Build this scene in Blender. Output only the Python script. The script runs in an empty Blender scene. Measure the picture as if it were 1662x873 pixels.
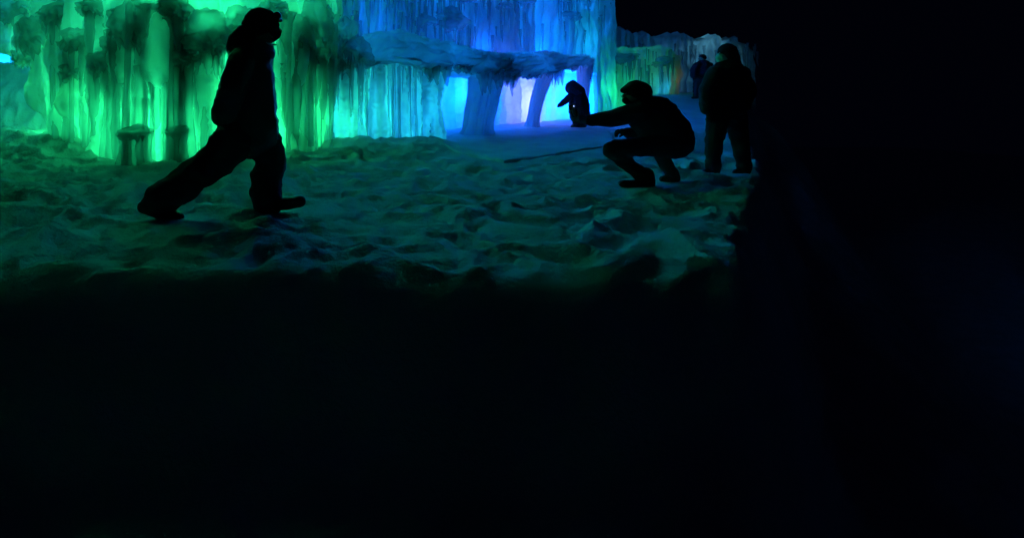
import bpy, bmesh, math, random
import numpy as np
from mathutils import Vector, Matrix

random.seed(7)
RNG = np.random.default_rng(11)
S = bpy.context.scene
COL = S.collection

# ------------------------------------------------------------------ camera
FPX, CX, HY, CAMZ = 867.0, 600.0, 172.0, 0.95
cd = bpy.data.cameras.new('camera')
cam = bpy.data.objects.new('camera', cd); COL.objects.link(cam)
cam.location = (0, 0, CAMZ); cam.rotation_euler = (math.radians(90), 0, 0)
cd.sensor_width = 36; cd.lens = FPX / 1662 * 36
cd.shift_x = (831 - CX) / 1662; cd.shift_y = -(436.5 - HY) / 1662
cd.clip_start = 0.05; cd.clip_end = 500
S.camera = cam

# ------------------------------------------------------------------ night sky, exposure
W = bpy.data.worlds.new('World'); S.world = W; W.use_nodes = True
bg = W.node_tree.nodes['Background']
bg.inputs['Color'].default_value = (0.10, 0.22, 1.0, 1); bg.inputs['Strength'].default_value = 0.0018
S.view_settings.view_transform = 'Standard'; S.view_settings.look = 'None'
S.view_settings.exposure = 0; S.view_settings.gamma = 1
S.cycles.max_bounces = 7; S.cycles.diffuse_bounces = 4; S.cycles.transmission_bounces = 5
S.cycles.transparent_max_bounces = 10; S.cycles.glossy_bounces = 2
S.cycles.use_adaptive_sampling = False; S.cycles.use_denoising = True; S.cycles.sample_clamp_indirect = 6
S.cycles.caustics_reflective = False; S.cycles.caustics_refractive = False

# ------------------------------------------------------------------ LED lamps frozen into the ice, plus added fill lamps
KP = 2.0
GREEN, CYAN, BLUE, LAV = (0.02, 1, 0.24), (0.02, 0.62, 1), (0.002, 0.16, 1), (0.15, 0.17, 1)
def lamp(x, y, z, col, p, r=0.12):
    l = bpy.data.lights.new('led_and_fill_lamp', 'POINT'); l.color = col; l.energy = p * KP; l.shadow_soft_size = r
    o = bpy.data.objects.new('led_and_fill_lamp', l); COL.objects.link(o); o.location = (x, y, z)
    return o
def P(px, py, D): return ((px - CX) / FPX * D, D, CAMZ - (py - HY) / FPX * D)
def plamp(px, py, D, col, p, r=0.12): return lamp(*P(px, py, D), col, p, r)
# tall green wall
for px_, py_, D_, p_ in [(100, 195, 12.35, 32), (150, 185, 11.35, 44), (200, 190, 10.75, 44), (250, 175, 10.4, 50), (300, 190, 10.3, 50), (345, 185, 10.5, 50), (400, 190, 11.0, 44), (450, 185, 11.5, 44), (492, 190, 11.85, 48)]:
    plamp(px_, py_, D_, GREEN, p_ * .5, .25)
plamp(20, 25, 12.9, CYAN, 9)
for px_, py_, D_, p_ in [(90, 60, 12.4, 17), (160, 60, 11.2, 17), (230, 70, 10.5, 20), (300, 60, 10.3, 20), (370, 60, 10.6, 20), (435, 60, 11.3, 18), (500, 60, 11.9, 16)]:
    plamp(px_, py_, D_, (.02, 1, .32), p_ * .6, .25)
# cyan pillar of the grotto
plamp(585, 190, 12.7, CYAN, 24); plamp(650, 190, 13.1, (0.005, .38, 1), 11); plamp(545, 195, 12.2, (0.02, 1, .45), 16); plamp(521, 190, 11.3, (.02, 1, .35), 5, .08)  # last small lamp added to brighten the dark seam at the pillar's left
# grotto back wall
plamp(712, 160, 16.55, (.001, .12, 1), 60, .3); plamp(738, 150, 16.95, (.001, .13, 1), 60, .3); plamp(768, 150, 17.5, (.001, .13, 1), 50, .3); plamp(838, 165, 19.25, (.2, .2, 1), 74, .4); plamp(885, 165, 20.2, (0.001, .12, 1), 90, .3); plamp(908, 150, 20.7, (0.001, .12, 1), 120, .3); plamp(930, 160, 21.2, (0.001, .13, 1), 190)
# tall blue wall behind
plamp(770, 84, 20.4, (0.001, .10, 1), 26); plamp(865, 84, 22.3, (0.001, .14, 1), 30); plamp(930, 75, 23.7, (0.005, .45, 1), 18); plamp(700, 10, 20.0, BLUE, 14); plamp(860, 20, 22.9, BLUE, 26)
plamp(600, 40, 17.9, (.004, .15, 1), 10); plamp(968, 150, 24.7, (0.01, 1, .25), 20)
# fill lamps added inside the grotto roof to brighten it
for px_, py_, D_ in [(610, 82, 12.7), (690, 88, 13.3), (765, 98, 14.5), (835, 103, 15.8), (905, 103, 17.4)]: plamp(px_, py_, D_, (.003, .22, 1), 9, .08)
# low far walls
plamp(990, 160, 27.4, (0.01, 1, .25), 13); plamp(1040, 120, 27.5, (0.03, .8, .2), 4); plamp(1086, 130, 27.4, (1, .4, .03), .45)
plamp(1071, 141, 26.75, (0.02, .5, 1), 2.6, .1)
plamp(1060, 60, 34.3, (0.05, .25, .7), 34); plamp(1130, 70, 34.3, (0.1, .4, .6), 22)
# fill lamps added in the unseen upper tiers to brighten the snow
for (px_, D_, col_, p_, z_) in [(-60, 13.1, (0.01, 1, .4), 150, 7.2), (120, 11.8, (.01, 1, .28), 125, 7.2), (280, 10.2, (0.01, 1, .3), 135, 7.2), (440, 11.3, (0.01, .85, .5), 140, 7.2),
                                (640, 18.6, (0.005, .25, 1), 520, 9.9), (780, 20.4, (0.002, .22, 1), 640, 10.0), (930, 23.8, (0.005, .25, 1), 700, 10.2)]:
    lamp((px_ - CX) / FPX * D_, D_, z_, col_, p_, .3)
# ice beyond the arch on the left
plamp(-10, 85, 18.5, (0.005, .45, 1), 280); plamp(20, 40, 18.6, (0.005, .45, 1), 110)

# ------------------------------------------------------------------ numpy noise
def _h(*a):
    n = np.zeros_like(a[0], dtype=np.int64)
    for k, v in zip((374761393, 668265263, 2147483647, 1274126177), a): n = n + v.astype(np.int64) * k
    n = (n ^ (n >> 13)) * 1274126177; n = n ^ (n >> 16)
    return (n & 0xFFFFFF) / float(0xFFFFFF)
def vn2(x, y, s=0):
    xi, yi = np.floor(x), np.floor(y); fx, fy = x - xi, y - yi
    fx = fx * fx * (3 - 2 * fx); fy = fy * fy * (3 - 2 * fy); ss = np.full_like(xi, s)
    a, b, c, d = _h(xi, yi, ss), _h(xi + 1, yi, ss), _h(xi, yi + 1, ss), _h(xi + 1, yi + 1, ss)
    return ((a * (1 - fx) + b * fx) * (1 - fy) + (c * (1 - fx) + d * fx) * fy) * 2 - 1
def vn3(x, y, z, s=0):
    zi = np.floor(z); f = z - zi; f = f * f * (3 - 2 * f)
    return vn2(x + zi * 17.3, y + zi * 9.1, s) * (1 - f) + vn2(x + (zi + 1) * 17.3, y + (zi + 1) * 9.1, s) * f
def fbm2(x, y, o=3, s=0):
    r = 0; a = 1
    for k in range(o): r = r + a * vn2(x * 2 ** k, y * 2 ** k, s + k); a *= .5
    return r
def worley(x, y, s=0):
    xi, yi = np.floor(x), np.floor(y); best = np.full_like(x, 9.)
    for i in (-1, 0, 1):
        for j in (-1, 0, 1):
            cx, cy = xi + i, yi + j; ss = np.full_like(cx, s)
            px, py = cx + _h(cx, cy, ss), cy + _h(cx, cy, ss + 5)
            best = np.minimum(best, (x - px) ** 2 + (y - py) ** 2)
    return np.sqrt(best)
def sm(a, b, t):
    t = np.clip((t - a) / (b - a), 0, 1); return t * t * (3 - 2 * t)

# ------------------------------------------------------------------ helpers
def tag(o, label=None, cat=None, group=None, kind=None):
    if label: o['label'] = label
    if cat: o['category'] = cat
    if group: o['group'] = group
    if kind: o['kind'] = kind
    return o
def thing(name, loc, label, cat, group=None):
    o = bpy.data.objects.new(name, None); COL.objects.link(o); o.location = loc; o.empty_display_size = .2
    return tag(o, label, cat, group)
def link(name, me, parent=None, mat=None):
    o = bpy.data.objects.new(name, me); COL.objects.link(o)
    if parent: o.parent = parent
    if mat and not me.materials: me.materials.append(mat)
    return o
def meshnp(name, v, f, mat=None, smooth=True):
    me = bpy.data.meshes.new(name); me.from_pydata([tuple(p) for p in v] if not isinstance(v, np.ndarray) else v.tolist(), [], f if isinstance(f, list) else f.tolist())
    if smooth: me.polygons.foreach_set('use_smooth', [True] * len(me.polygons))
    if mat: me.materials.append(mat)
    me.update(); return me
def gridfaces(n, m, wrapm=False):
    i = np.arange(n - 1)[:, None]; j = np.arange(m if wrapm else m - 1)[None, :]; j2 = (j + 1) % m
    return np.stack([i * m + j, i * m + j2, (i + 1) * m + j2, (i + 1) * m + j], -1).reshape(-1, 4)

# ------------------------------------------------------------------ materials
def nt(name):
    m = bpy.data.materials.new(name); m.use_nodes = True; t = m.node_tree; t.nodes.clear()
    return m, t, t.nodes.new('ShaderNodeOutputMaterial')
def bumpchain(t, specs, dist=.02):
    tc = t.nodes.new('ShaderNodeTexCoord'); prev = None
    for (sc, vec, st) in specs:
        mp = t.nodes.new('ShaderNodeMapping'); mp.inputs['Scale'].default_value = vec; t.links.new(tc.outputs['Object'], mp.inputs['Vector'])
        n = t.nodes.new('ShaderNodeTexNoise'); n.inputs['Scale'].default_value = sc; n.inputs['Detail'].default_value = 4; t.links.new(mp.outputs[0], n.inputs['Vector'])
        b = t.nodes.new('ShaderNodeBump'); b.inputs['Strength'].default_value = st; b.inputs['Distance'].default_value = dist
        t.links.new(n.outputs[0], b.inputs['Height'])
        if prev: t.links.new(prev.outputs[0], b.inputs['Normal'])
        prev = b
    return prev, tc
def ice_mat(name, transl, transp, tint=(.86, .93, .96), bump=.6, gloss=.05, diff=.75, cloud=.25):
    m, t, out = nt(name); N = t.nodes.new; L = t.links.new
    b, tc = bumpchain(t, [(9, (1, 1, .25), bump), (35, (1, 1, .5), bump * .6)], .03)
    n = N('ShaderNodeTexNoise'); n.inputs['Scale'].default_value = 3.2; n.inputs['Detail'].default_value = 5
    mp = N('ShaderNodeMapping'); mp.inputs['Scale'].default_value = (1, 1, .35); L(tc.outputs['Object'], mp.inputs[0]); L(mp.outputs[0], n.inputs['Vector'])
    mr = N('ShaderNodeMapRange'); mr.inputs['From Min'].default_value = .3; mr.inputs['From Max'].default_value = .7
    mr.inputs['To Min'].default_value = transl - cloud; mr.inputs['To Max'].default_value = min(transl + cloud, .97); L(n.outputs[0], mr.inputs['Value'])
    d = N('ShaderNodeBsdfDiffuse'); d.inputs['Color'].default_value = (*[diff * c for c in tint], 1); L(b.outputs[0], d.inputs['Normal'])
    tr = N('ShaderNodeBsdfTranslucent'); tr.inputs['Color'].default_value = (*tint, 1); L(b.outputs[0], tr.inputs['Normal'])
    mx = N('ShaderNodeMixShader'); L(mr.outputs[0], mx.inputs[0]); L(d.outputs[0], mx.inputs[1]); L(tr.outputs[0], mx.inputs[2])
    last = mx
    if transp > 0:
        tp = N('ShaderNodeBsdfTransparent'); tp.inputs['Color'].default_value = (.9, .96, .98, 1)
        m2 = N('ShaderNodeMixShader'); m2.inputs[0].default_value = transp; L(last.outputs[0], m2.inputs[1]); L(tp.outputs[0], m2.inputs[2]); last = m2
    g = N('ShaderNodeBsdfGlossy'); g.inputs['Roughness'].default_value = .28; L(b.outputs[0], g.inputs['Normal'])
    m3 = N('ShaderNodeMixShader'); m3.inputs[0].default_value = gloss; L(last.outputs[0], m3.inputs[1]); L(g.outputs[0], m3.inputs[2])
    L(m3.outputs[0], out.inputs[0]); return m
M_SHELL = ice_mat('glacial_ice', .62, 0, cloud=.22)
M_ICICLE = ice_mat('icicle_ice', .68, .6, bump=.4, gloss=.06)
M_ROOF = ice_mat('snowy_ice_roof', .5, 0, cloud=.2, gloss=.04)
M_CAP = ice_mat('snowy_ice', .74, .58, cloud=.2, gloss=.02)
M_FROST = ice_mat('frosted_ice', .55, 0, cloud=.1, bump=.3, gloss=.02)
def snow_mat(name, bump):
    m, t, out = nt(name); N = t.nodes.new; L = t.links.new
    b, tc = bumpchain(t, [(7, (1, 1, 1), bump), (28, (1, 1, 1), bump * .8), (110, (1, 1, 1), bump * .5)], .03)
    p = N('ShaderNodeBsdfPrincipled'); p.inputs['Roughness'].default_value = .75
    n = N('ShaderNodeTexNoise'); n.inputs['Scale'].default_value = 1.3; n.inputs['Detail'].default_value = 6; L(tc.outputs['Object'], n.inputs['Vector'])
    r = N('ShaderNodeValToRGB'); r.color_ramp.elements[0].position = .3; r.color_ramp.elements[1].position = .7
    r.color_ramp.elements[0].color = (.55, .58, .60, 1); r.color_ramp.elements[1].color = (.8, .82, .84, 1)
    L(n.outputs[0], r.inputs[0]); L(r.outputs[0], p.inputs['Base Color']); L(b.outputs[0], p.inputs['Normal'])
    L(p.outputs[0], out.inputs[0]); return m
M_SNOW = snow_mat('trodden_snow', .6)
M_PAD = snow_mat('packed_ice_floor', .25)
def cloth(name, c, rough=.85, sc=60, bs=.3):
    m, t, out = nt(name); N = t.nodes.new; L = t.links.new
    b, tc = bumpchain(t, [(sc, (1, 1, 1), bs), (12, (1, 1, 1), bs)], .01)
    p = N('ShaderNodeBsdfPrincipled'); p.inputs['Roughness'].default_value = rough; p.inputs['Base Color'].default_value = (*c, 1)
    L(b.outputs[0], p.inputs['Normal']); L(p.outputs[0], out.inputs[0]); return m
M_BLACK = cloth('black_nylon', (.05, .05, .055), .4)
M_DARK = cloth('dark_trouser_cloth', (.02, .022, .028))
M_NAVY = cloth('navy_coat_cloth', (.022, .026, .045))
M_BOOT = cloth('black_rubber', (.014, .014, .015), .45)
M_KNIT = cloth('knit_wool', (.02, .02, .022), .95, 90, .6)
M_GLOVE = cloth('glove_cloth_with_sheen', (.10, .12, .15), .6)  # blue-grey sheen put into this glove's base colour
M_SKIN = cloth('skin', (.42, .27, .2), .5, 120, .08)
M_MASKW = cloth('pale_face_mask_cloth', (.78, .82, .84), .8)
M_MASKB = cloth('black_face_mask_cloth', (.02, .02, .02), .8)
M_GLASS = cloth('dark_lens', (.01, .01, .012), .08, 5, 0)
M_EYE = cloth('eye_white', (.6, .6, .6), .2, 5, 0)
M_PHONE = cloth('black_phone_glass', (.01, .01, .012), .1, 5, 0)
M_GLINT, _t, _o = nt('phone_glint_glow'); _e = _t.nodes.new('ShaderNodeEmission'); _e.inputs[0].default_value = (.55, .6, 1, 1); _e.inputs[1].default_value = 1.3; _t.links.new(_e.outputs[0], _o.inputs[0])  # emission stands in for the glint on the phone

# ------------------------------------------------------------------ ground
def base(x, y):
    g = .018 * np.clip(y - 8.6, 0, 4.4) + .043 * np.clip(y - 13, 0, 22)
    pxx = x / np.maximum(y, .5) * FPX + CX
    # bank beyond the arch on the left, rising toward the back
    g = g + 1.75 * sm(12.2, 15.5, y) * sm(-6.2, -8.2, x)
    g = g + .26 * sm(9.0, 11.6, y) * sm(-4.2, -6.4, x)
    # drift round the foot of the cyan pillar
    g = g + .30 * np.exp(-(((x + .2) / 1.15) ** 2 + ((y - 12.0) / 1.1) ** 2)) + .18 * np.exp(-(((x - 1.25) / .5) ** 2 + ((y - 11.4) / .8) ** 2))
    # bank at the back right
    g = g + .85 * sm(17, 24, y) * sm(.47, .54, x / np.maximum(y, 1)) * sm(.9, .75, x / np.maximum(y, 1))
    # added hollow, ground shaped to keep the nearest snow in shade
    g = g - .95 * sm(3.3, 2.3, y + .03 * np.sin(x * 1.7))
    # added drop on the right, slope shaped to leave that side unlit
    e = x - .69 * np.maximum(y, 2.) + .02 - .22 * sm(4.8, 7, y) + .05 * np.sin(y * 2.1)
    g = g - 1.6 * sm(0, .9, e) - 9 * sm(.4, 10, e)
    # snow kicked up along the foot of the green wall
    wy = np.interp(pxx, [-150, 0, 85, 150, 220, 300, 380, 460, 515, 548], [12.6, 12.0, 11.3, 10.2, 9.3, 9.1, 9.7, 10.4, 10.9, 11.6])
    g = g + (.15 - .13 * sm(130, 180, pxx) * sm(430, 380, pxx)) * sm(1.3, .1, wy - y) * sm(560, 500, pxx) * (.7 + .7 * vn2(x * 1.9, y * 1.9, 91)) * sm(-.8, .3, wy - y)
    return g
def detail(x, y):   # scooped footprints meeting in sharp crests
    wx = x + .18 * vn2(x * 2.1, y * 2.1, 3); wy = y + .18 * vn2(x * 2.1, y * 2.1, 4)
    a = worley(wx * 2.3, wy * 3.0, 1); b = worley(wx * 4.6, wy * 5.6, 2); c = worley(wx * 10, wy * 10, 6)
    k = .68 + .3 * vn2(x * .7, y * .7, 8)
    return .23 * a * k + .055 * b + .015 * c + .006 * fbm2(x * 16, y * 16, 2, 44) + .028 * fbm2(x * 1.3, y * 1.3, 3, 20) - .11
PADN = [(700, 236, ), (820, 268), (1003, 232)]
def pad_in(x, y):   # signed distance-ish: >0 inside the smooth icy floor
    A = np.array([0.02 + (820 - 600) / 867 * 8.75, 8.75]); B = np.array([(1003 - 600) / 867 * 12.2, 12.2]); C = np.array([(695 - 600) / 867 * 11.6, 11.6])
    def side(p, q): return ((q[0] - p[0]) * (y - p[1]) - (q[1] - p[1]) * (x - p[0])) / math.hypot(*(q - p))
    return np.minimum(side(A, B), -side(A, C))
def hz(x, y):
    x = np.asarray(x, float); y = np.asarray(y, float)
    w = (1 - (.55 * sm(-1.1, -.2, pad_in(x, y)) + .4 * sm(-.2, .1, pad_in(x, y)))) * (.15 + .85 * sm(3.0, 3.4, y))
    for (fx, fy, fa, fb) in [(-1.62, 4.45, .42, .3), (-.62, 4.8, .45, .3), (3.32, 6.35, .4, .3), (3.75, 6.7, .3, .25), (4.7, 7.3, .35, .3), (5.35, 7.4, .35, .3)]:
        w = w * (1 - .9 * np.exp(-(((x - fx) / fa) ** 2 + ((y - fy) / fb) ** 2) ** 2))
    return base(x, y) + detail(x, y) * w
def hz1(x, y): return float(hz(np.array([x]), np.array([y]))[0])

ys = [-1.0]
while ys[-1] < 1.0: ys.append(ys[-1] + .04)
while ys[-1] < 70: ys.append(ys[-1] * 1.0082)
ys = np.array(ys)
us = np.concatenate([np.linspace(-5, -.85, 60)[:-1], np.linspace(-.85, 1.3, 860), np.linspace(1.3, 5, 60)[1:]])
Y, U = np.meshgrid(ys, us, indexing='ij'); X = U * (Y + 1.1)
U2 = np.where(Y > 1, 1, 1)
Z = hz(X, Y)
me = meshnp('snow_ground', np.stack([X, Y, Z], -1).reshape(-1, 3), gridfaces(len(ys), len(us)), M_SNOW)
# faces wind so that normals point up
me.flip_normals() if me.polygons[0].normal.z < 0 else None
tag(link('snow_ground', me), kind='structure')
gx, gy = np.meshgrid(np.linspace(-160, 160, 160), np.linspace(-120, 160, 160), indexing='ij')
gz = -11.5 + .1 * fbm2(gx * .3, gy * .3, 3, 70)
me = meshnp('snow_field', np.stack([gx, gy, gz], -1).reshape(-1, 3), gridfaces(160, 160)[:, ::1], M_SNOW)
tag(link('snow_field', me), kind='structure')
# raised smooth icy floor leading into the grotto (a sheet with a real step)
A = ((820 - 600) / 867 * 8.75, 8.75); B = ((1003 - 600) / 867 * 12.2, 12.2); C = ((697 - 600) / 867 * 11.6, 11.6); Dp = (9.2, 21.5); E = (3.0, 21.5)
n1, n2 = 110, 110
s, t = np.meshgrid(np.linspace(0, 1, n1), np.linspace(0, 1, n2), indexing='ij')
near0, near1 = np.array(C), np.array(A); far0, far1 = np.array(E), np.array(Dp); 
# quad A-B-D-E-C parametrised from the near corner A: s along A->C->E , t along A->B->D
def pl(pts, q):
    pts = np.array(pts); d = np.concatenate([[0], np.cumsum(np.hypot(*np.diff(pts, axis=0).T))]); d /= d[-1]
    return np.stack([np.interp(q, d, pts[:, 0]), np.interp(q, d, pts[:, 1])], -1)
Lf = pl([A, C, E], t); Rt = pl([A, B, Dp], t)
PXY = Lf * (1 - s[..., None]) + Rt * s[..., None]
edge = np.minimum(np.minimum(s, 1 - s) * 8, 1)
PXY[..., 0] += .05 * vn2(PXY[..., 0] * 3, PXY[..., 1] * 3, 31); PXY[..., 1] += .05 * vn2(PXY[..., 0] * 3, PXY[..., 1] * 3, 32)
pz = base(PXY[..., 0], PXY[..., 1]) + .048 + .014 * fbm2(PXY[..., 0] * 3, PXY[..., 1] * 3, 3, 33) - .02 * (1 - edge)
v = np.concatenate([np.concatenate([PXY, pz[..., None]], -1).reshape(-1, 3)]); nv = len(v)
f = gridfaces(n1, n2).tolist()
rim = [i * n2 for i in range(n1)] + [(n1 - 1) * n2 + j for j in range(1, n2)] + [i * n2 + n2 - 1 for i in range(n1 - 2, -1, -1)] + [j for j in range(n2 - 2, 0, -1)]
low = v[rim].copy(); low[:, 2] -= .25; v = np.concatenate([v, low]); R = len(rim)
for k in range(R): f.append([rim[k], rim[(k + 1) % R], nv + (k + 1) % R, nv + k])
me = meshnp('ice_floor', v, f, M_PAD)
bm = bmesh.new(); bm.from_mesh(me); bmesh.ops.recalc_face_normals(bm, faces=bm.faces); bm.to_mesh(me); bm.free()
tag(link('ice_floor', me), kind='structure')

# ------------------------------------------------------------------ ice walls
def resample(path, n):
    p = np.array(path, float); d = np.concatenate([[0], np.cumsum(np.hypot(*np.diff(p, axis=0).T))])
    # smooth the corners a little
    q = np.linspace(0, d[-1], n); x = np.interp(q, d, p[:, 0]); y = np.interp(q, d, p[:, 1])
    k = max(3, n // 18); ker = np.ones(k) / k
    xs = np.convolve(np.pad(x, k, 'edge'), ker, 'same')[k:-k]; yy = np.convolve(np.pad(y, k, 'edge'), ker, 'same')[k:-k]
    return xs, yy, q
def ridges(q, z, L, spacing, rad, seed, zmid=1.5):
    r = np.random.default_rng(seed); d = np.full(q.shape, -.12); u = 0
    while u < L:
        rr = rad * r.uniform(.5, 1.5); off = r.uniform(-.07, .07) * (rad / .12); lean = r.uniform(-.03, .03); ph = r.uniform(0, 50)
        zt = r.uniform(0, 4) ; R = rr * (1 + .25 * vn2(z * 1.7 + ph, np.full_like(z, ph), seed))
        R = R * (1 - .35 * sm(zt, zt + .5, z))
        w = R ** 2 - (q - u - lean * (z - zmid) - .02 * vn2(z * 2.5, np.full_like(z, ph), seed + 1)) ** 2
        d = np.maximum(d, np.where(w > 0, off + np.sqrt(np.maximum(w, 0)), -.12))
        u += spacing * r.uniform(.5, 1.5)
    return d
def ice_shell(name, path, zlo, zhi, thick, parent, mat, spacing=.2, rad=.13, seed=1, nu=260, nz=120, amp=1.0, big=.14, lobes=(), top=.12, ax=.7):
    """a closed hollow wall: ridged front, plain back; zlo/zhi are functions of (x,y,distance along)"""
    x, y, q = resample(path, nu); L = q[-1]
    tx, ty = np.gradient(x), np.gradient(y); ln = np.hypot(tx, ty); nx, ny = ty / ln, -tx / ln
    lo = zlo(x, y, q); hi = zhi(x, y, q) + top * vn2(q * 2.3, q * 0, seed + 9) + top * .5 * vn2(q * 7, q * 0, seed + 8)
    V = np.linspace(0, 1, nz)[:, None]; Zz = lo[None] + (hi - lo)[None] * V; Q = np.repeat(q[None], nz, 0)
    d = amp * ridges(Q, Zz, L, spacing, rad, seed) + big * fbm2(Q * 1.1, Zz * 1.0, 2, seed + 3) + .02 * vn2(Q * 9, Zz * 14, seed + 4)
    for (lu, lz, lw, lh, la) in lobes:
        d = d + la * np.exp(-((Q - lu) / lw) ** 2 - ((Zz - lz) / lh) ** 2)
    d = d * (1 - .0 * V)
    d = d - .35 * sm(.93, 1, V) ** 2
    F = np.stack([x[None] + nx[None] * d, y[None] + ny[None] * d, Zz], -1)
    bt = thick + .1 * vn2(Q[::8] * 1.5, Zz[::8] * 1.5, seed + 12)
    Bk = np.stack([x[None] - nx[None] * bt, y[None] - ny[None] * bt, Zz[::8]], -1)[::-1]
    allr = np.concatenate([F, Bk], 0); v = allr.reshape(-1, 3) - np.array(parent.location)
    n, m = allr.shape[:2]
    f = gridfaces(n, m); last = np.stack([(n - 1) * m + np.arange(m - 1), (n - 1) * m + np.arange(1, m), np.arange(1, m), np.arange(m - 1)], -1)
    f = np.concatenate([f, last]).tolist()
    f.append([i * m for i in range(n)][::-1]); f.append([i * m + m - 1 for i in range(n)])
    me = meshnp(name, v, f, mat); return link(name, me, parent), (x, y, nx, ny, q, d, Zz)

def tube_mesh(name, kind, seed, nseg=11, nr=16):
    r = np.random.default_rng(seed); t = np.linspace(0, 1, nr)[:, None]; a = np.linspace(0, 2 * math.pi, nseg, endpoint=False)[None]
    if kind == 'hang': R = (1 - t) ** .75 * .97 + .03
    elif kind == 'drape': R = (.10 + .90 * (1 - t) ** .7) * (1 + .22 * np.abs(vn2(a * 2.2 + seed + t * .5, t * 1.5, seed + 7)) + .16 * np.abs(vn2(a * 5 + t, t * 2, seed + 8)))
    elif kind == 'col': R = .8 + .3 * t ** 3 + .35 * (1 - t) ** 4
    else: R = .45 + .55 * t ** .8       # widening drip mass
    R = R * (1 + .16 * vn2(t * 9 + seed, t * 0, seed) + .08 * vn2(t * 24, t * 0, seed + 1)) * (1 + .2 * vn2(a * 1.6 + seed, t * 3, seed + 2)) 
    ox, oy = .35 * vn2(t * 2, t * 0 + 3, seed + 5) * t, .35 * vn2(t * 2, t * 0 + 8, seed + 6) * t
    v = np.stack([R * np.cos(a) + ox, R * np.sin(a) + oy, -t + 0 * a], -1)
    v = np.concatenate([v.reshape(-1, 3), [[0, 0, .02]], [[float(ox[-1, 0]), float(oy[-1, 0]), -1.01]]]); nv = nseg * nr
    f = gridfaces(nr, nseg, True).tolist()
    f += [[nv, j, (j + 1) % nseg] for j in range(nseg)] + [[nv + 1, (nr - 1) * nseg + (j + 1) % nseg, (nr - 1) * nseg + j] for j in range(nseg)]
    me = meshnp(name, v, f, M_ICICLE)
    bm = bmesh.new(); bm.from_mesh(me); bmesh.ops.recalc_face_normals(bm, faces=bm.faces); bm.to_mesh(me); bm.free(); return me
def drape_mesh(seed):
    return tube_mesh('ice_drape', 'drape', seed, 30, 34)
HANG = [tube_mesh('icicle', 'hang', 10 + i) for i in range(8)]
COLM = [tube_mesh('icicle', 'col', 40 + i) for i in range(8)]
DRAPE = [drape_mesh(90 + i) for i in range(7)]
def drape(parent, x, y, zt, zb, r):
    o = link('ice_drape', random.choice(DRAPE), parent); o.location = Vector((x, y, zt)) - parent.location
    o.scale = (r, r * .6, zt - zb); o.rotation_euler = (random.uniform(-.04, .04), random.uniform(-.05, .05), random.uniform(-.6, .6)); return o
def cap_mesh(seed, rough=1.):
    bm = bmesh.new(); bmesh.ops.create_icosphere(bm, subdivisions=4, radius=1)
    co = np.array([v.co[:] for v in bm.verts]); n = vn3(co[:, 0] * 1.6 + seed, co[:, 1] * 1.6, co[:, 2] * 1.6, seed); n2 = vn3(co[:, 0] * 4, co[:, 1] * 4, co[:, 2] * 4 + seed, seed + 1)
    n3 = vn3(co[:, 0] * 9, co[:, 1] * 9, co[:, 2] * 4 + seed, seed + 2)
    k = 1 + rough * (.34 * n + .20 * n2 + .07 * n3); co = co * k[:, None]; lowz = co[:, 2] < 0
    dr = np.maximum(0, vn2(co[:, 0] * 5 + seed, co[:, 1] * 5, seed + 3)); co[:, 2] = np.where(lowz, co[:, 2] * (.6 + 1.2 * dr), co[:, 2])
    for v_, c in zip(bm.verts, co): v_.co = c
    me = bpy.data.meshes.new('ice_cap'); bm.to_mesh(me); bm.free()
    me.polygons.foreach_set('use_smooth', [True] * len(me.polygons)); me.materials.append(M_CAP); return me
CAPS = [cap_mesh(i * 3 + 1) for i in range(7)]; SMOOTHCAPS = [cap_mesh(i * 3 + 31, .4) for i in range(3)]
def icicle(parent, x, y, ztop, zbot, r, kind='hang', mesh=None):
    ms = mesh or random.choice(HANG if kind == 'hang' else COLM)
    o = link('icicle', ms, parent); o.location = Vector((x, y, ztop)) - parent.location
    o.scale = (r, r * random.uniform(.8, 1.2), max(.05, ztop - zbot)); o.rotation_euler = (random.uniform(-.03, .03), random.uniform(-.03, .03), random.uniform(0, 6.28)); return o
def cap(parent, x, y, z, rx, ry, rz, lib=None):
    o = link('ice_cap', random.choice(lib or CAPS), parent); o.location = Vector((x, y, z)) - parent.location
    o.scale = (rx, ry, rz); o.rotation_euler = (random.uniform(-.15, .15), random.uniform(-.15, .15), random.uniform(-.4, .4)); return o
def front(info, px):
    """distance of a wall's front at picture column px"""
    x, y = info[0], info[1]; k = np.argmin(np.abs(x / y * FPX + CX - px)); return float(y[k]), float(info[3][k])
def gz_(x, y): return float(base(np.array([x]), np.array([y]))[0])

def wpath(l): return [((px - CX) / FPX * D, D) for px, D in l]
# ---- green wall
T_G = thing('ice_formation', (-3.6, 9.6, 0), 'tall wall of bright green icicles behind the striding person', 'ice wall', 'lit ice formations')
gp = wpath([(-150, 12.6), (0, 12.0), (85, 11.3), (150, 10.2), (220, 9.3), (300, 9.1), (380, 9.7), (460, 10.4), (515, 10.9), (548, 11.6)])
def archlow(x, y, q):
    px = x / y * FPX + CX
    py = np.interp(px, [-200, -60, 0, 10, 30, 60, 72, 80, 84], [20, 30, 52, 82, 96, 130, 160, 185, 232])
    za = CAMZ - (py - HY) / FPX * y
    return np.where(px < 84, za, base(x, y) - .15)
gsh, gi = ice_shell('ice_mass', gp, archlow, lambda x, y, q: 7.8 + 0 * x, 1.5, T_G, M_SHELL, spacing=.21, rad=.16, seed=3, nu=620, nz=235, big=.2)
def zpx(py, D): return CAMZ - (py - HY) / FPX * D
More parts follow.
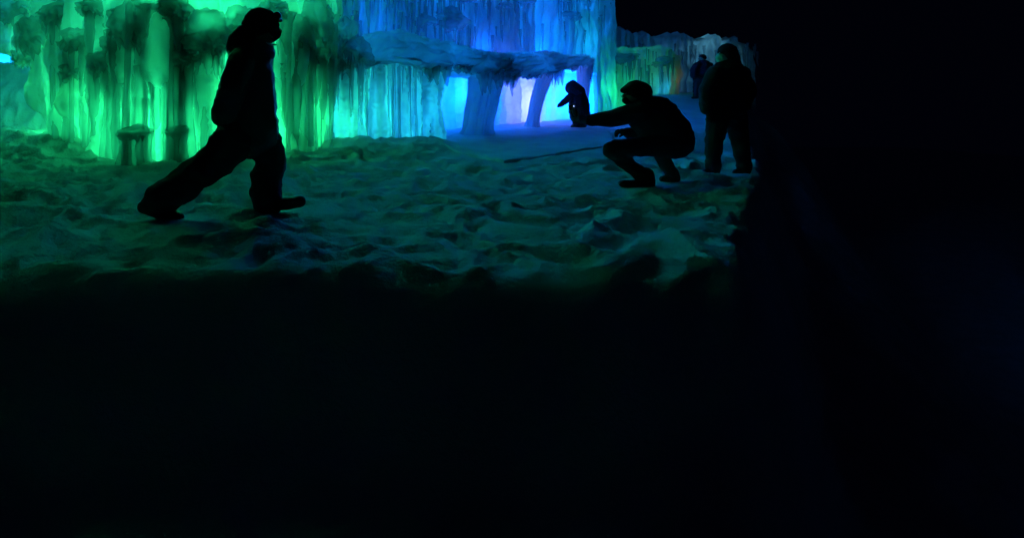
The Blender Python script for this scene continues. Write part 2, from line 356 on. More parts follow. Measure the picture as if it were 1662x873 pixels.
# big overhanging caps with their fringes
caps = [(215, 42, 44, 34), (130, 66, 34, 16), (168, 104, 26, 17), (62, 56, 34, 26), (335, 52, 44, 30), (285, 18, 34, 18), (478, 62, 36, 30), (515, 38, 30, 34), (100, 22, 44, 18),
        (18, 18, 36, 20), (395, 40, 36, 24), (545, 75, 24, 22), (250, 6, 40, 14), (440, 18, 34, 16), (158, 14, 30, 14), (35, 92, 18, 12), (118, 118, 22, 12), (300, 98, 22, 12), (520, 95, 24, 14), (190, 78, 22, 14)]
for (px, py, w, h) in caps:
    D, _ = front(gi, px); D -= random.uniform(.08, .3); x, y, z = P(px, py, D); s_ = D / FPX
    cap(T_G, x, y, z, w * s_ * .8, .3, h * s_ * 1.15)
    for k in range(3):
        cap(T_G, x + random.uniform(-.7, .7) * w * s_, y + random.uniform(-.1, .2), z + random.uniform(-.7, .6) * h * s_, w * s_ * random.uniform(.3, .55), .22, h * s_ * random.uniform(.4, .8))
    g = gz_(x, D)
    for k in range(3):
        lim = g if px > 90 else zpx(np.interp(px, [0, 10, 30, 60, 90], [40, 75, 100, 130, 200]), y)
        if px < 70: continue
        drape(T_G, x + (k - 1 + random.uniform(-.3, .3)) * w * s_ * .6, y + .1, z, max(lim, z - random.uniform(.6, 1.7)), w * s_ * random.uniform(.28, .45))
    for k in range(max(3, int(w / 8))):
        ix = x + random.uniform(-.9, .9) * w * s_; iy = y + random.uniform(-.12, .25); zt = z - .2 * h * s_
        full = random.random() < .35
        lim = g - .05 if px > 90 else zpx(np.interp(px, [0, 10, 30, 60, 90], [40, 75, 100, 130, 200]), y)
        zb = lim if full else zt - random.uniform(.35, 1.3)
        icicle(T_G, ix, iy, zt, min(max(zb, lim), zt - .1), random.uniform(.04, .12), 'col' if full else 'hang')
for k in range(26):
    px = random.uniform(92, 540); D, _ = front(gi, px); D -= .03; x = (px - CX) / FPX * D; zt = zpx(random.uniform(20, 110), D)
    drape(T_G, x, D, zt, max(gz_(x, D), zt - random.uniform(.8, 1.9)), random.uniform(.1, .24))
# two small mushrooms at the foot of the wall
for (px, py, w, h, D) in [(219, 216, 31, 12, 8.85), (288, 214, 20, 9, 8.95)]:
    x, y, z = P(px, py, D); s_ = D / FPX
    cap(T_G, x, y, z, w * s_ * .95, .26, h * s_, SMOOTHCAPS); cap(T_G, x + .1, y - .03, z + .02, w * s_ * .5, .2, h * s_ * 1.1, SMOOTHCAPS)
    for k in range(int(w / 3.4)):
        icicle(T_G, x + (2 * (k + .5) / int(w / 3.4) - 1) * .8 * w * s_, y + random.uniform(-.12, .15), z, -.06, random.uniform(.05, .09), 'col')
for k in range(130):
    px = random.uniform(84, 535); D, _ = front(gi, px); D -= random.uniform(.06, .2); pt = random.uniform(40, 165)
    x = (px - CX) / FPX * D; g = gz_(x, D); zt = zpx(pt, D); full = random.random() < .5
    icicle(T_G, x, D, zt, g - .05 if full else max(g, zt - random.uniform(.3, 1.2)), random.choice([.02, .03, .045, .07, .1]) * random.uniform(.8, 1.2), 'col' if full else 'hang')

# ---- grotto: canopy on pillars, with a hollow lit back wall
T_C = thing('ice_grotto', (3.0, 14.0, .2), 'low blue ice grotto whose ribbed roof rests on icicle pillars', 'ice grotto', 'lit ice formations')
cp = wpath([(520, 11.6), (560, 11.7), (620, 11.9), (690, 12.3), (760, 13.4), (830, 14.8), (900, 16.4), (942, 17.4)])
# roof: one lofted slab with a drooping, rope-ribbed edge
n1 = 420; x, y, q = resample(cp, n1); tx, ty = np.gradient(x), np.gradient(y); ln = np.hypot(tx, ty); nx, ny = ty / ln, -tx / ln
pxc = x / y * FPX + CX
ztop = CAMZ - (np.interp(pxc, [520, 560, 600, 650, 700, 750, 800, 850, 900, 940, 965], [78, 64, 58, 60, 66, 76, 84, 87, 87, 90, 102]) - HY) / FPX * y
zbot = CAMZ - (np.interp(pxc, [520, 560, 620, 700, 735, 800, 850, 880, 900, 940, 965], [122, 114, 106, 114, 116, 122, 126, 124, 116, 108, 112]) - HY) / FPX * y
n2 = 110; a = np.linspace(0, 1, n2)[:, None]
# section runs from the back of the top, over the rounded lip, to the back of the underside
ang = np.interp(a, [0, .35, .75, 1], [0, 0, 1, 1])
hh = (ztop - zbot)[None]; lip = .5
off = np.where(a < .35, -2.9 * (1 - a / .35) + 0, 0.) + np.where((a >= .35) & (a <= .75), lip * np.sin((a - .35) / .4 * math.pi * .86) + .0, 0.) + np.where(a > .75, lip * math.sin(math.pi * .86) - 3.0 * (a - .75) / .25, 0.)
zz = np.where(a < .35, ztop[None] + .10 * (1 - a / .35) - .0, np.where(a <= .75, ztop[None] - hh * (.5 - .5 * np.cos((a - .35) / .4 * math.pi)), zbot[None] + .04 + 0 * a))
Q = np.repeat(q[None], n2, 0); arc = np.cumsum(np.abs(np.gradient(zz, axis=0)) + np.abs(np.gradient(off, axis=0)), axis=0)
rope = 1 - np.abs(vn2(Q * 2.2 + arc * 2.0, arc * 7.5 - Q * 1.0, 61)) * 2; rope2 = 1 - np.abs(vn2(Q * 5 + arc * 4, arc * 12 - Q * 2, 62)) * 2
msk = sm(.12, .36, a) * sm(.98, .8, a)
dd = (.085 * rope + .03 * rope2 + .16 * vn2(Q * 1.2, arc * 1.5, 63)) * msk
F = np.stack([x[None] + nx[None] * (off + dd), y[None] + ny[None] * (off + dd), zz + .6 * dd], -1)
v = F.reshape(-1, 3) - np.array(T_C.location); f = gridfaces(n2, n1)
f = np.concatenate([f, np.stack([(n2 - 1) * n1 + np.arange(n1 - 1), (n2 - 1) * n1 + np.arange(1, n1), np.arange(1, n1), np.arange(n1 - 1)], -1)]).tolist()
f.append([i * n1 for i in range(n2)]); f.append([i * n1 + n1 - 1 for i in range(n2)][::-1])
link('roof', meshnp('roof', v, f, M_ROOF), T_C)
# cyan curtain pillar, hollow with lamps inside
cyp = wpath([(508, 11.3), (530, 11.45), (560, 11.6), (620, 11.85), (675, 12.2), (702, 12.6), (712, 13.4)])
psh, pi_ = ice_shell('pillar', cyp, lambda x, y, q: base(x, y) - .1, lambda x, y, q: np.interp(x / y * FPX + CX, [508, 530, 560, 720], [1.9, 2.0, 2.05, 2.05]), 1.5, T_C, M_SHELL, spacing=.24, rad=.18, seed=21, nu=330, nz=110, big=.07, top=.02)
for k in range(95):
    px = 508 + 200 * ((k + random.random()) / 95); D, _ = front(pi_, px); D -= random.uniform(.08, .2)
    x_ = (px - CX) / FPX * D; g = gz_(x_, D); zt = zpx(random.uniform(98, 112), D); full = random.random() < .3
    o = icicle(T_C, x_, D, zt, g - .03 if full else zt - random.uniform(.25, 1.5), random.uniform(.014, .04), 'col' if full else 'hang')
for (px, py, w, h) in [(560, 52, 18, 22), (578, 78, 22, 18), (540, 105, 20, 14), (592, 98, 16, 10)]:
    D = 11.25; x_, y_, z_ = P(px, py, D); cap(T_C, x_, y_, z_, w * D / FPX, .25, h * D / FPX)
for k in range(26):
    px = random.uniform(512, 590); D = random.uniform(11.1, 11.4); x_, y_, z_ = P(px, random.uniform(80, 110), D); icicle(T_C, x_, y_, z_, z_ - random.uniform(.3, 1.2), random.uniform(.02, .05))
for k in range(110):
    j = random.randrange(90, n1 - 4); pj = x[j] / y[j] * FPX + CX; open_ = 708 < pj < 762 or 832 < pj < 885 or pj > 898
    l_ = .15 if open_ else 1.0; l_ *= random.choice([.12, .2, .3, .45]) * random.uniform(.7, 1.3)
    drape(T_C, x[j] + nx[j] * random.uniform(.1, .42), y[j] + ny[j] * random.uniform(.1, .42), zbot[j] + .14, zbot[j] - l_, random.uniform(.04, .13))
# free pillars
def pillar(pxb, pxt, D, wb, wt, seed, dpt=.45, ytop=100):
    nzz, nn = 60, 90; t_ = np.linspace(0, 1, nzz)[:, None]; aa = np.linspace(0, 2 * math.pi, nn, endpoint=False)[None]
    x0, x1 = (pxb - CX) / FPX * D, (pxt - CX) / FPX * D; zb_ = gz_(x0, D) - .1; zt_ = zpx(ytop, D)
    w_ = (wb + (wt - wb) * t_ ** 2) * D / FPX / 2 * (1 + .25 * sm(.15, 0, t_))
    rp = 1 + .10 * vn2(t_ * 4, t_ * 0 + 2, seed + 5) + .22 * np.abs(vn2(aa * 5 + t_ * .4, t_ * 1.2, seed)) + .10 * np.abs(vn2(aa * 12, t_ * 2, seed + 1)) + .05 * vn2(aa * 3, t_ * 11, seed + 2)
    F_ = np.stack([x0 + (x1 - x0) * t_ ** 1.3 + w_ * rp * np.cos(aa), D + dpt * (w_ / w_.mean()) * rp * np.sin(aa), zb_ + (zt_ - zb_) * t_ + 0 * aa], -1)
    v_ = F_.reshape(-1, 3) - np.array(T_C.location); f_ = gridfaces(nzz, nn, True).tolist(); f_.append(list(range(nn))[::-1]); f_.append([(nzz - 1) * nn + j for j in range(nn)])
    link('pillar', meshnp('pillar', v_, f_, M_SHELL), T_C)
    for k in range(9):
        a_ = math.pi + (k + random.random()) / 9 * math.pi; xx = x1 + (wt * .42) * D / FPX * math.cos(a_); yy = D + dpt * 1.1 * math.sin(a_)
        drape(T_C, xx, yy, zt_ + .05, zt_ - random.uniform(.3, .9), wt * D / FPX * random.uniform(.08, .16))
    for k in range(16):
        a_ = random.uniform(math.pi, 2 * math.pi); xx = x1 + wt * D / FPX / 2 * math.cos(a_) * 1.0; yy = D + dpt * 1.2 * math.sin(a_)
        icicle(T_C, xx, yy, zt_, zt_ - random.uniform(.15, .8), random.uniform(.02, .05))
pillar(773, 797, 14.6, 42, 62, 70)
pillar(862, 893, 16.9, 18, 22, 74, .3)
pillar(944, 950, 18.4, 10, 20, 77, .3)
# back wall of the grotto
bp = wpath([(640, 14.6), (700, 15.6), (765, 16.6), (850, 18.6), (975, 21.5)])
bsh, bi = ice_shell('back_wall', bp, lambda x, y, q: base(x, y) - .1, lambda x, y, q: 2.25 + .012 * (y - 14), 1.3, T_C, M_FROST, spacing=1.1, rad=.25, seed=31, nu=160, nz=50, big=.08, amp=.4, top=.02)

# ---- tall blue wall behind
T_B = thing('ice_formation', (3.5, 19.5, .4), 'tall deep blue ice wall rising above and behind the grotto roof', 'ice wall', 'lit ice formations')
tp = wpath([(500, 15.6), (560, 16.4), (640, 17.4), (740, 19.0), (850, 21.2), (940, 22.8), (985, 23.6), (998, 24.6)])
tsh, ti = ice_shell('ice_mass', tp, lambda x, y, q: base(x, y) - .1, lambda x, y, q: 11 + 0 * x, 2.2, T_B, M_SHELL, spacing=.22, rad=.11, seed=41, nu=560, nz=150, big=.18)
for k in range(170):
    px = random.uniform(540, 992); D, _ = front(ti, px); D -= random.uniform(.08, .3); zt = zpx(random.uniform(-70, 60), D)
    icicle(T_B, (px - CX) / FPX * D, D, zt, zt - random.uniform(.4, 1.7), random.uniform(.025, .075))
for k in range(12):
    px = random.uniform(560, 985); D, _ = front(ti, px); D -= .15; py = random.uniform(-30, 45) if px < 955 else random.uniform(-10, 165)
    cap(T_B, (px - CX) / FPX * D, D, zpx(py, D), random.uniform(.25, .7), .25, random.uniform(.12, .3))
for k in range(4):   # short stack of ledges left of the grotto roof
    o = link('ice_ledge', CAPS[k], T_B); D = 15.4; x_, y_, z_ = P(545, 3 + k * 10, D); o.location = Vector((x_, y_, z_)) - T_B.location; o.scale = (.2, .2, .035)

# ---- low green wall right of the grotto, amber at its far end
T_L = thing('ice_formation', (11.5, 26.3, .6), 'low dim green ice wall with an amber right end behind the crouching person', 'ice wall', 'lit ice formations')
lp = wpath([(940, 26.6), (985, 26.2), (1040, 26.2), (1085, 26.2), (1100, 27.4)])
ice_shell('ice_mass', lp, lambda x, y, q: base(x, y) - .1, lambda x, y, q: zpx(np.interp(x / y * FPX + CX, [940, 985, 1050, 1085, 1101], [74, 78, 76, 74, 92]), y), 1.8, T_L, M_SHELL, spacing=.5, rad=.2, seed=51, nu=200, nz=70, big=.22, top=.08)
for k in range(60):
    px = random.uniform(950, 1096); D = 25.9 - random.uniform(0, .15); zt = zpx(random.uniform(78, 120), D); icicle(T_L, (px - CX) / FPX * D, D, zt, zt - random.uniform(.3, 1.3), random.uniform(.03, .08))
for k in range(6):
    px = random.uniform(975, 1080); D = 25.9; cap(T_L, (px - CX) / FPX * D, D, zpx(random.uniform(80, 125), D), random.uniform(.3, .8), .25, random.uniform(.1, .25))
# ---- far pale wall
T_F = thing('ice_formation', (18, 33, .9), 'distant grey-blue jagged ice wall under the black sky', 'ice wall', 'lit ice formations')
fp = wpath([(960, 31.5), (1050, 32.5), (1150, 33), (1205, 33), (1224, 34)])
fsh, fi = ice_shell('ice_mass', fp, lambda x, y, q: base(x, y) - .1, lambda x, y, q: zpx(np.interp(x / y * FPX + CX, [960, 1010, 1030, 1060, 1100, 1150, 1172, 1180, 1200, 1215, 1224], [34, 42, 50, 58, 56, 58, 64, 68, 62, 74, 90]), y), 2.2, T_F, M_SHELL, spacing=.45, rad=.2, seed=57, nu=420, nz=80, big=.25, top=.22)
for k in range(60):
    px = random.uniform(985, 1230); D, _ = front(fi, px); D -= .25; zt = zpx(random.uniform(70, 90), D); icicle(T_F, (px - CX) / FPX * D, D, zt, zt - random.uniform(.3, 1.2), random.uniform(.04, .1))
# ---- ice beyond the arch
T_A = thing('ice_formation', (-12.8, 18, 1), 'bright cyan ice seen through the arch at the left edge', 'ice wall', 'lit ice formations')
ap = wpath([(-140, 18.5), (-60, 18.0), (20, 17.6), (60, 18.2), (110, 18.8)])
ice_shell('ice_mass', ap, lambda x, y, q: base(x, y) - .1, lambda x, y, q: 4.2 + 0 * x, 1.8, T_A, M_FROST, spacing=.3, rad=.2, seed=66, nu=160, nz=60)

# ------------------------------------------------------------------ people
def ell(bm, c, r):
    g = bmesh.ops.create_icosphere(bm, subdivisions=2, radius=1); M = Matrix.Translation(c) @ Matrix.Diagonal((*r, 1))
    bmesh.ops.transform(bm, matrix=M, verts=g['verts']); return g['verts']
def seg(bm, a, ra, b, rb):
    t_ = bmesh.new(); ell(t_, a, ra); ell(t_, b, rb); r = bmesh.ops.convex_hull(t_, input=t_.verts)
    bmesh.ops.delete(t_, geom=list({e for e in r['geom_interior'] + r['geom_unused'] if isinstance(e, bmesh.types.BMVert)}), context='VERTS')
    m = bpy.data.meshes.new('tmp'); t_.to_mesh(m); t_.free(); bm.from_mesh(m); bpy.data.meshes.remove(m)
def r3(r):
    return (r, r, r) if isinstance(r, (int, float)) else r
def remeshed(name, chains, mat, parent, voxel=.014, wr=.006, ws=14, smooth=2, seed=0, blobs=(), fold=0):
    bm = bmesh.new()
    for ch in chains:
        for (a_, ra), (b_, rb) in zip(ch[:-1], ch[1:]): seg(bm, Vector(a_), r3(ra), Vector(b_), r3(rb))
    for c_, r_ in blobs: ell(bm, Vector(c_), r3(r_))
    m0 = bpy.data.meshes.new('tmp'); bm.to_mesh(m0); bm.free(); o = bpy.data.objects.new('tmp', m0); COL.objects.link(o)
    md = o.modifiers.new('r', 'REMESH'); md.mode = 'VOXEL'; md.voxel_size = voxel
    ms = o.modifiers.new('s', 'SMOOTH'); ms.iterations = smooth; ms.factor = .5
    dg = bpy.context.evaluated_depsgraph_get(); me = bpy.data.meshes.new_from_object(o.evaluated_get(dg)); bpy.data.objects.remove(o); bpy.data.meshes.remove(m0)
    me.name = name; n = len(me.vertices); co = np.empty(n * 3); me.vertices.foreach_get('co', co); co = co.reshape(-1, 3)
    no = np.empty(n * 3); me.vertices.foreach_get('normal', no); no = no.reshape(-1, 3)
    k = vn3(co[:, 0] * ws, co[:, 1] * ws, co[:, 2] * ws * 1.4, seed); k2 = 1 - 2 * np.abs(vn3(co[:, 0] * ws * .5 + co[:, 2] * 3, co[:, 1] * ws * .5, co[:, 2] * ws * .9, seed + 4))
    co = co + no * (wr * k + fold * k2)[:, None]; me.vertices.foreach_set('co', co.reshape(-1))
    me.polygons.foreach_set('use_smooth', [True] * len(me.polygons)); me.materials.append(mat); me.update()
    return link(name, me, parent)
class Fig:
    def __init__(s, px, py, D, name, label, group=None):
        s.D = D; x_, y_, z_ = P(px, py, D); s.o = thing(name, (x_, y_, z_), label, 'person', group); s.s = D / FPX; s.b = (px, py)
    def p(s, px, py, dy=0.):
        a_ = P(px, py, s.D + dy); b_ = s.o.location
        return (a_[0] - b_[0], dy, a_[2] - b_[2])
    def c(s, *pts):      # pts: (px, py, dy, radius in px [, radius in depth in px])
        out = []
        for q_ in pts:
            r = q_[3] * s.s; ry = (q_[4] if len(q_) > 4 else q_[3]) * s.s
            out.append((s.p(*q_[:3]), (r, ry, r)))
        return out
def shrink(chs, k): return [[(a_, tuple(v_ * k for v_ in r_)) for a_, r_ in ch] for ch in chs]
def hand(F, wrist, palm, dirv, up, mat, size=1., curl=.5, name='glove', side=1):
    """palm with five bent fingers; dirv = direction of the fingers, up = back of the hand (local metres)"""
    w, pm = Vector(wrist), Vector(palm); d = Vector(dirv).normalized(); u_ = Vector(up).normalized(); l = d.cross(u_).normalized() * side; k = size
    chs = [[(tuple(w), (.034 * k,) * 3), (tuple(pm), (.036 * k,) * 3)], [(tuple(pm - l * .022 * k), (.02 * k,) * 3), (tuple(pm + l * .022 * k), (.02 * k,) * 3)]]
    for i, ln_ in enumerate((.07, .08, .076, .06)):
        b0 = pm + l * (.033 - .022 * i) * k + d * .03 * k; dd_ = d.copy(); pts = [(tuple(b0), (.0125 * k,) * 3)]
        for j in range(3):
            dd_ = (dd_ * math.cos(curl) - u_ * math.sin(curl) * 1.0).normalized() if j else (d * math.cos(curl * .6) - u_ * math.sin(curl * .6)).normalized()
            if j == 2: dd_ = (dd_ - u_ * curl * .6 - d * curl * .3).normalized()
            b0 = b0 + dd_ * ln_ * k * (.45, .32, .25)[j]; pts.append((tuple(b0), ((.0115, .0105, .0095)[j] * k,) * 3))
        chs.append(pts)
    t0 = pm + l * .035 * k - d * .015 * k
    chs.append([(tuple(t0), (.016 * k,) * 3), (tuple(t0 + (l * .7 + d * .6 - u_ * .3) * .035 * k), (.0135 * k,) * 3), (tuple(t0 + (l * .75 + d * 1.3 - u_ * .8) * .05 * k), (.0115 * k,) * 3)])
    return remeshed(name, chs, mat, F.o, voxel=.0055, wr=.0008, smooth=1), chs
def eyes(F, px, py, dys, r=.011):
    for dy in dys:
        bm = bmesh.new(); ell(bm, Vector(F.p(px, py, dy)), (r, r, r)); m = bpy.data.meshes.new('eye'); bm.to_mesh(m); bm.free(); m.materials.append(M_EYE); link('eye', m, F.o)

# ---- striding person
F = Fig(400, 347, 4.65, 'person', 'person in dark winter clothes and beanie striding right across the snow')
rl = F.c((418, 218, .09, 34, 34), (437, 252, .12, 25), (437, 276, .12, 26))
rl2 = F.c((431, 294, .12, 26), (434, 324, .12, 26))
ll = F.c((386, 218, -.08, 34, 34), (358, 256, -.1, 27), (314, 285, -.12, 25))
ll2 = F.c((306, 294, -.12, 26), (258, 326, -.13, 25))
remeshed('trousers', [rl, ll, rl2, ll2, F.c((437, 276, .12, 24), (431, 294, .12, 24)), F.c((314, 285, -.12, 24), (306, 294, -.12, 24)), F.c((392, 200, 0, 38, 30), (400, 216, 0, 38, 34))], M_DARK, F.o, fold=.018, wr=.010, ws=13, seed=3)
tors = F.c((410, 92, 0, 32, 36), (402, 140, 0, 44, 42), (402, 185, 0, 48, 44), (404, 208, 0, 50, 42))
arm = F.c((392, 100, -.19, 22), (376, 145, -.25, 20), (362, 186, -.24, 18))
arm2 = F.c((412, 100, .19, 22), (424, 145, .24, 19), (433, 182, .16, 16))
remeshed('jacket', [tors, arm, arm2, F.c((412, 86, 0, 28, 28), (428, 84, 0, 19, 20)), F.c((392, 60, 0, 17, 20), (388, 84, 0, 17, 26))], M_BLACK, F.o, fold=.010, wr=.006, ws=13, seed=5)
remeshed('hood', [F.c((396, 52, 0, 12, 20), (383, 64, 0, 11, 24), (379, 80, 0, 11, 22))], M_BLACK, F.o, fold=.008, wr=.004, seed=6)
head = [F.c((424, 42, 0, 25, 20), (433, 54, 0, 19, 16)), F.c((420, 58, 0, 14, 14), (414, 84, 0, 15, 16))]
body = head + shrink([tors, arm, arm2, rl, ll, rl2, ll2, [rl[-1], rl2[0]], [ll[-1], ll2[0]]], .62) + [F.c((436, 322, .12, 14), (442, 334, .12, 10), (470, 334, .12, 7)), F.c((256, 330, -.13, 14), (258, 345, -.13, 9), (280, 350, -.13, 7)), F.c((449, 44, 0, 4), (454, 52, 0, 4.5))]
remeshed('body', body, M_SKIN, F.o, wr=0)
remeshed('beanie', [F.c((422, 40, 0, 28.5, 24), (428, 40, 0, 26, 23)), F.c((404, 40, 0, 12, 14), (406, 56, 0, 12, 16))], M_KNIT, F.o, wr=.003, ws=40, voxel=.01)
remeshed('goggles', [F.c((449, 27, -.06, 8, 8), (449, 27, .06, 8, 8)), F.c((450, 34, -.03, 4, 6), (456, 34, .0, 3, 6))], M_GLASS, F.o, wr=0, voxel=.008)
remeshed('face_mask', [F.c((440, 50, 0, 15, 16), (446, 55, 0, 11, 10)), F.c((443, 60, 0, 9, 9), (438, 60, 0, 10, 13))], M_MASKB, F.o, wr=.001, voxel=.009)
remeshed('chin_strap', [F.c((432, 70, -.06, 1.6), (441, 73.5, -.05, 1.7), (449, 73, -.02, 1.5))], M_MASKW, F.o, wr=0, voxel=.005)
eyes(F, 448, 42, (-.032, .032))
remeshed('boot', [F.c((434, 316, .12, 19, 19), (436, 330, .12, 14, 12)), F.c((429, 333, .12, 11, 11), (462, 332, .12, 10, 11)), F.c((462, 331, .12, 11, 11), (487, 327, .14, 10.5, 10))], M_BOOT, F.o, wr=.002)
remeshed('boot', [F.c((258, 325, -.13, 20, 18), (246, 338, -.13, 13, 12)), F.c((234, 336, -.13, 11, 10), (262, 347, -.13, 9, 10)), F.c((262, 347, -.13, 9, 10), (292, 352, -.12, 7, 9))], M_BOOT, F.o, wr=.002)
hand(F, F.p(362, 190, -.24), F.p(364, 199, -.235), (.35, 0, -1), (-1, -.1, -.2), M_KNIT, 1.05, .5)
hand(F, F.p(433, 184, .16), F.p(436, 196, .15), (.2, -.2, -1), (1, 0, 0), M_KNIT, 1.0, .5)

# ---- crouching person with outstretched arm
F = Fig(1050, 303, 6.5, 'person', 'person in dark jacket and cap crouching with one arm stretched out holding a phone')
G = F
back = F.c((1044, 178, 0, 25, 28), (1070, 184, 0, 27, 30), (1046, 190, 0, 26, 28), (1062, 196, 0, 34, 33), (1082, 216, 0, 37, 34), (1094, 228, 0, 30, 32))
armL = F.c((1036, 182, -.16, 17), (992, 193, -.1, 13), (956, 195, .0, 9))
armR = F.c((1060, 180, .22, 16), (1052, 216, .26, 13), (1020, 216, .16, 9))
thL = F.c((1090, 232, -.1, 22), (1040, 238, -.16, 16), (1000, 241, -.16, 13.5), (993, 243, -.16, 14))
shL = F.c((993, 243, -.16, 14), (1020, 268, -.14, 11.5), (1048, 288, -.12, 12))
thR = F.c((1096, 232, .1, 21), (1068, 240, .2, 14))
shR = F.c((1068, 242, .2, 13), (1081, 268, .2, 10.5), (1092, 284, .2, 9.5))
remeshed('jacket', [back, armL, armR, F.c((1040, 166, 0, 14, 16), (1050, 172, 0, 18, 24)), F.c((1082, 190, 0, 20, 26), (1058, 172, 0, 14, 24))], M_NAVY, F.o, fold=.008, wr=.005, ws=13, seed=9)
remeshed('trousers', [thL, shL, thR, shR, F.c((1096, 226, 0, 28, 30), (1090, 234, 0, 24, 28))], M_DARK, F.o, fold=.008, wr=.005, seed=10)
remeshed('body', [F.c((1036, 150, 0, 17, 16), (1024, 160, 0, 11, 12)), F.c((1014, 154, 0, 2.5), (1011, 157, 0, 3)), F.c((1038, 160, 0, 12), (1048, 178, 0, 14))] + shrink([back, armL, armR, thL, shL, thR, shR], .65) + [F.c((1048, 288, -.12, 9), (1048, 298, -.12, 6), (1015, 299, -.12, 5)), F.c((1092, 284, .2, 8), (1096, 291, .2, 5), (1082, 293, .2, 5))], M_SKIN, F.o, wr=0)
remeshed('cap', [F.c((1033, 149, 0, 19.5, 18), (1040, 150, 0, 18, 17)), F.c((1026, 142, 0, 10, 14), (1013, 147, 0, 5, 10))], M_KNIT, F.o, wr=.002, voxel=.009)
remeshed('beard', [F.c((1016, 163, 0, 6, 8), (1026, 167, 0, 8, 10))], M_KNIT, F.o, wr=.003, voxel=.008)
eyes(F, 1016, 152, (-.03, .03))
remeshed('boot', [F.c((1048, 284, -.12, 13), (1052, 294, -.12, 11, 9)), F.c((1054, 298, -.12, 9, 8), (1028, 299, -.12, 7, 8)), F.c((1028, 299, -.12, 7, 8), (1010, 298, -.12, 6, 7))], M_BOOT, F.o, wr=.002)
remeshed('boot', [F.c((1090, 280, .2, 11), (1095, 288, .2, 9)), F.c((1096, 290, .2, 8, 8), (1076, 291, .2, 6, 7))], M_BOOT, F.o, wr=.002)
hand(F, F.p(952, 195, .0), F.p(935, 192, .0), (-.7, .1, .9), (-.8, 0, -.7), M_GLOVE, 1.6, .5, side=1)
hand(F, F.p(1020, 216, .16), F.p(1010, 214, .14), (-1, 0, .2), (0, -.3, 1), M_KNIT, 1.1, 1.0, side=-1)
# the phone in the outstretched hand
x_, y_, z_ = P(931, 180, 6.46); PH = thing('phone', (x_, y_, z_), 'small dark phone with a glowing spot for its glint in the outstretched gloved hand', 'phone')
def boxm(name, sx, sy, sz, mat, bev=.004):
    bm = bmesh.new(); bmesh.ops.create_cube(bm, size=1); bmesh.ops.scale(bm, vec=(sx, sy, sz), verts=bm.verts)
    if bev: bmesh.ops.bevel(bm, geom=bm.edges[:], offset=bev, segments=2, affect='EDGES')
    m = bpy.data.meshes.new(name); bm.to_mesh(m); bm.free(); m.materials.append(mat); return m
PH.rotation_euler = (math.radians(8), math.radians(-18), math.radians(-30))
link('phone_body', boxm('phone_body', .075, .009, .155, M_PHONE, .0035), PH)
o = link('camera_bump', boxm('camera_bump', .03, .003, .03, M_GLASS, .001), PH); o.location = (.014, -.0058, .055)
o = link('glint_spot', boxm('glint_spot', .012, .003, .016, M_GLINT, 0), PH); o.location = (.022, -.0078, .052)  # self-glowing patch that paints the glint

# ---- child far off in front of the grotto
gzc = 14.6
F = Fig(936, 206, 16.7, 'person', 'small child in a hooded snowsuit standing before the bright blue opening')
chest = F.c((938, 158, 0, 14, 11), (940, 172, 0, 17, 13), (941, 186, 0, 17, 13))
al = F.c((928, 155, -.05, 6), (917, 165, -.08, 5.5), (909, 171, -.08, 3.5)); ar = F.c((946, 156, .1, 6), (952, 170, .12, 5.5), (951, 182, .1, 4))
l1 = F.c((936, 186, -.05, 8), (936, 203, -.05, 6)); l2 = F.c((946, 186, .05, 8), (946, 203, .05, 6))
remeshed('snowsuit', [chest, al, ar, l1, l2, F.c((936, 152, 0, 9), (938, 158, 0, 11))], M_NAVY, F.o, voxel=.02, fold=.01, wr=.006, ws=9)
remeshed('body', [F.c((930, 144, 0, 7), (933, 152, 0, 5), (938, 160, 0, 6))] + shrink([chest, al, ar, l1, l2], .6), M_SKIN, F.o, voxel=.02, wr=0)
remeshed('hood', [F.c((929, 143, 0, 12, 10), (938, 150, 0, 12, 11)), F.c((930, 136, 0, 6, 6), (928, 134, 0, 3, 3))], M_NAVY, F.o, voxel=.02, wr=.006)
remeshed('boot', [F.c((936, 203, -.05, 6), (931, 206, -.05, 5))], M_BOOT, F.o, voxel=.02, wr=0)
remeshed('boot', [F.c((946, 203, .05, 6), (941, 206, .05, 5))], M_BOOT, F.o, voxel=.02, wr=0)
remeshed('mitten', [F.c((910, 171, -.08, 3), (906, 173, -.08, 2))], M_KNIT, F.o, voxel=.015, wr=0)
remeshed('mitten', [F.c((951, 182, .1, 4), (950, 187, .1, 3))], M_KNIT, F.o, voxel=.015, wr=0)

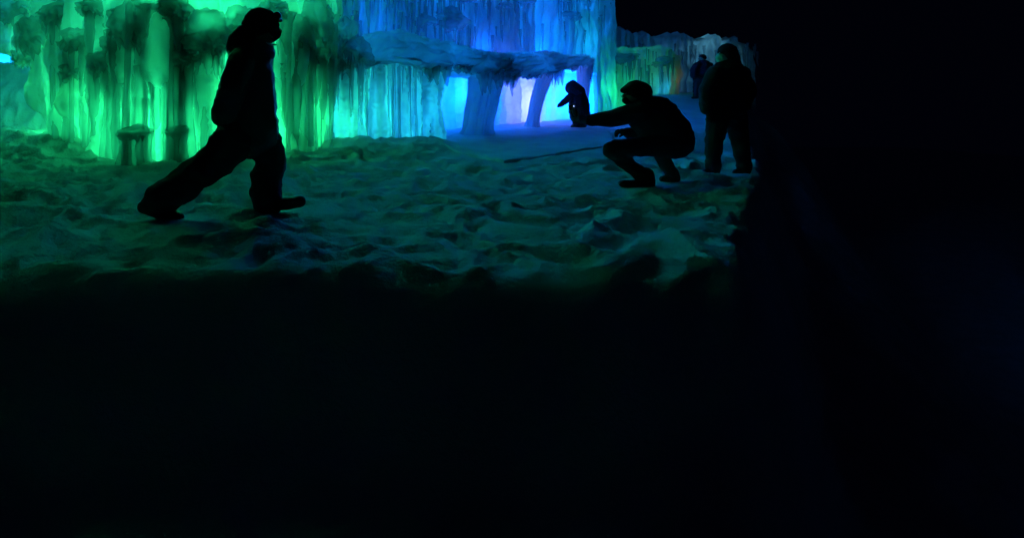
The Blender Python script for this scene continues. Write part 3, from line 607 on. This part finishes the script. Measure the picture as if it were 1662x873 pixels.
# ---- standing adults
def stander(px0, py0, D, k, label, mask, group, dx=0, hat='round', detailed=True, left=1):
    """k = picture px per body px, body drawn 211 px tall with feet at (0,0)"""
    F = Fig(px0, py0, D, 'person', label, group); s = k
    def c(*pts): return F.c(*[(px0 + q_[0] * s * left, py0 - q_[1] * s, q_[2], q_[3] * s, (q_[4] if len(q_) > 4 else q_[3]) * s) for q_ in pts])
    vx = .014 if detailed else .022
    tors = c((24, 165, 0, 25, 20), (22, 135, 0, 30, 22), (20, 105, 0, 31, 23))
    a1 = c((4, 164, -.08, 13), (-10, 135, -.12, 12), (-8, 108, -.14, 11)); a2 = c((46, 164, .08, 13), (58, 135, .1, 12), (50, 112, -.05, 10))
    l1 = c((10, 100, -.06, 18), (2, 55, -.06, 13), (0, 14, -.06, 11)); l2 = c((34, 100, .08, 18), (44, 55, .1, 13), (50, 14, .12, 11))
    remeshed('coat', [tors, a1, a2, c((24, 175, 0, 16, 16), (24, 165, 0, 22, 19))], M_NAVY, F.o, voxel=vx, fold=.008)
    remeshed('trousers', [l1, l2], M_DARK, F.o, voxel=vx, fold=.008)
    remeshed('body', [c((22, 196, 0, 13, 11), (18, 188, 0, 9, 9)), c((22, 186, 0, 8), (24, 165, 0, 12))] + shrink([tors, a1, a2, l1, l2], .6) + [c((0, 14, -.06, 6), (-8, 3, -.06, 5)), c((50, 14, .12, 6), (42, 3, .12, 5)), c((9, 193, 0, 2), (7.5, 190, 0, 2.5))], M_SKIN, F.o, voxel=vx, wr=0)
    if hat == 'round': remeshed('hood', [c((24, 199, 0, 15, 14), (28, 188, 0, 14, 14)), c((30, 180, 0, 13, 16), (26, 172, 0, 15, 17))], M_NAVY, F.o, voxel=vx)
    else: remeshed('beanie', [c((23, 203, 0, 13, 12), (24, 198, 0, 13, 12))], M_KNIT, F.o, voxel=vx)
    if mask: remeshed('face_mask', [c((13, 190, 0, 8, 9), (18, 185, 0, 9, 10))], M_MASKW, F.o, voxel=.009, wr=.001)
    if detailed: eyes(F, px0 + 11 * s * left, py0 - 197 * s, (-.03, .03))
    remeshed('boot', [c((1, 16, -.06, 12), (2, 7, -.06, 9)), c((2, 6, -.06, 8), (-12, 4, -.06, 6))], M_BOOT, F.o, voxel=vx, wr=.002)
    remeshed('boot', [c((51, 16, .12, 12), (52, 7, .12, 9)), c((52, 6, .12, 8), (38, 4, .12, 6))], M_BOOT, F.o, voxel=vx, wr=.002)
    if detailed:
        hand(F, a1[-1][0], (a1[-1][0][0] + .01, a1[-1][0][1], a1[-1][0][2] - .08), (.1, 0, -1), (-1, 0, 0), M_KNIT, 1.05, .4)
        hand(F, a2[-1][0], (a2[-1][0][0] - .04, a2[-1][0][1], a2[-1][0][2] - .07), (-.5, 0, -1), (1, 0, 0), M_KNIT, 1.05, .4)
    else:
        for a_ in (a1, a2):
            q_ = a_[-1][0]; remeshed('mitten', [[(q_, (.05, .05, .05)), ((q_[0], q_[1], q_[2] - .12), (.04, .04, .05))]], M_KNIT, F.o, voxel=.02, wr=0)
    return F
stander(1157, 284, 7.35, 1.0, 'dark-coated adult with a pale face mask standing at the right edge', True, None)
def feet(px, D): return HY + (CAMZ - hz1((px - CX) / FPX * D, D)) * FPX / D
B1 = stander(1130, feet(1130, 22.6), 22.6, .335, 'dark silhouette of a distant person beneath the pale wall, left of the masked adult', False, None, hat='beanie', detailed=False)
B2 = stander(1161, feet(1161, 21.6), 21.6, .345, 'distant dark silhouette close behind the masked adult', False, None, hat='beanie', detailed=False)
B1.o.scale = (1.35, 1.2, 1.0); B2.o.scale = (1.15, 1.1, 1.0)
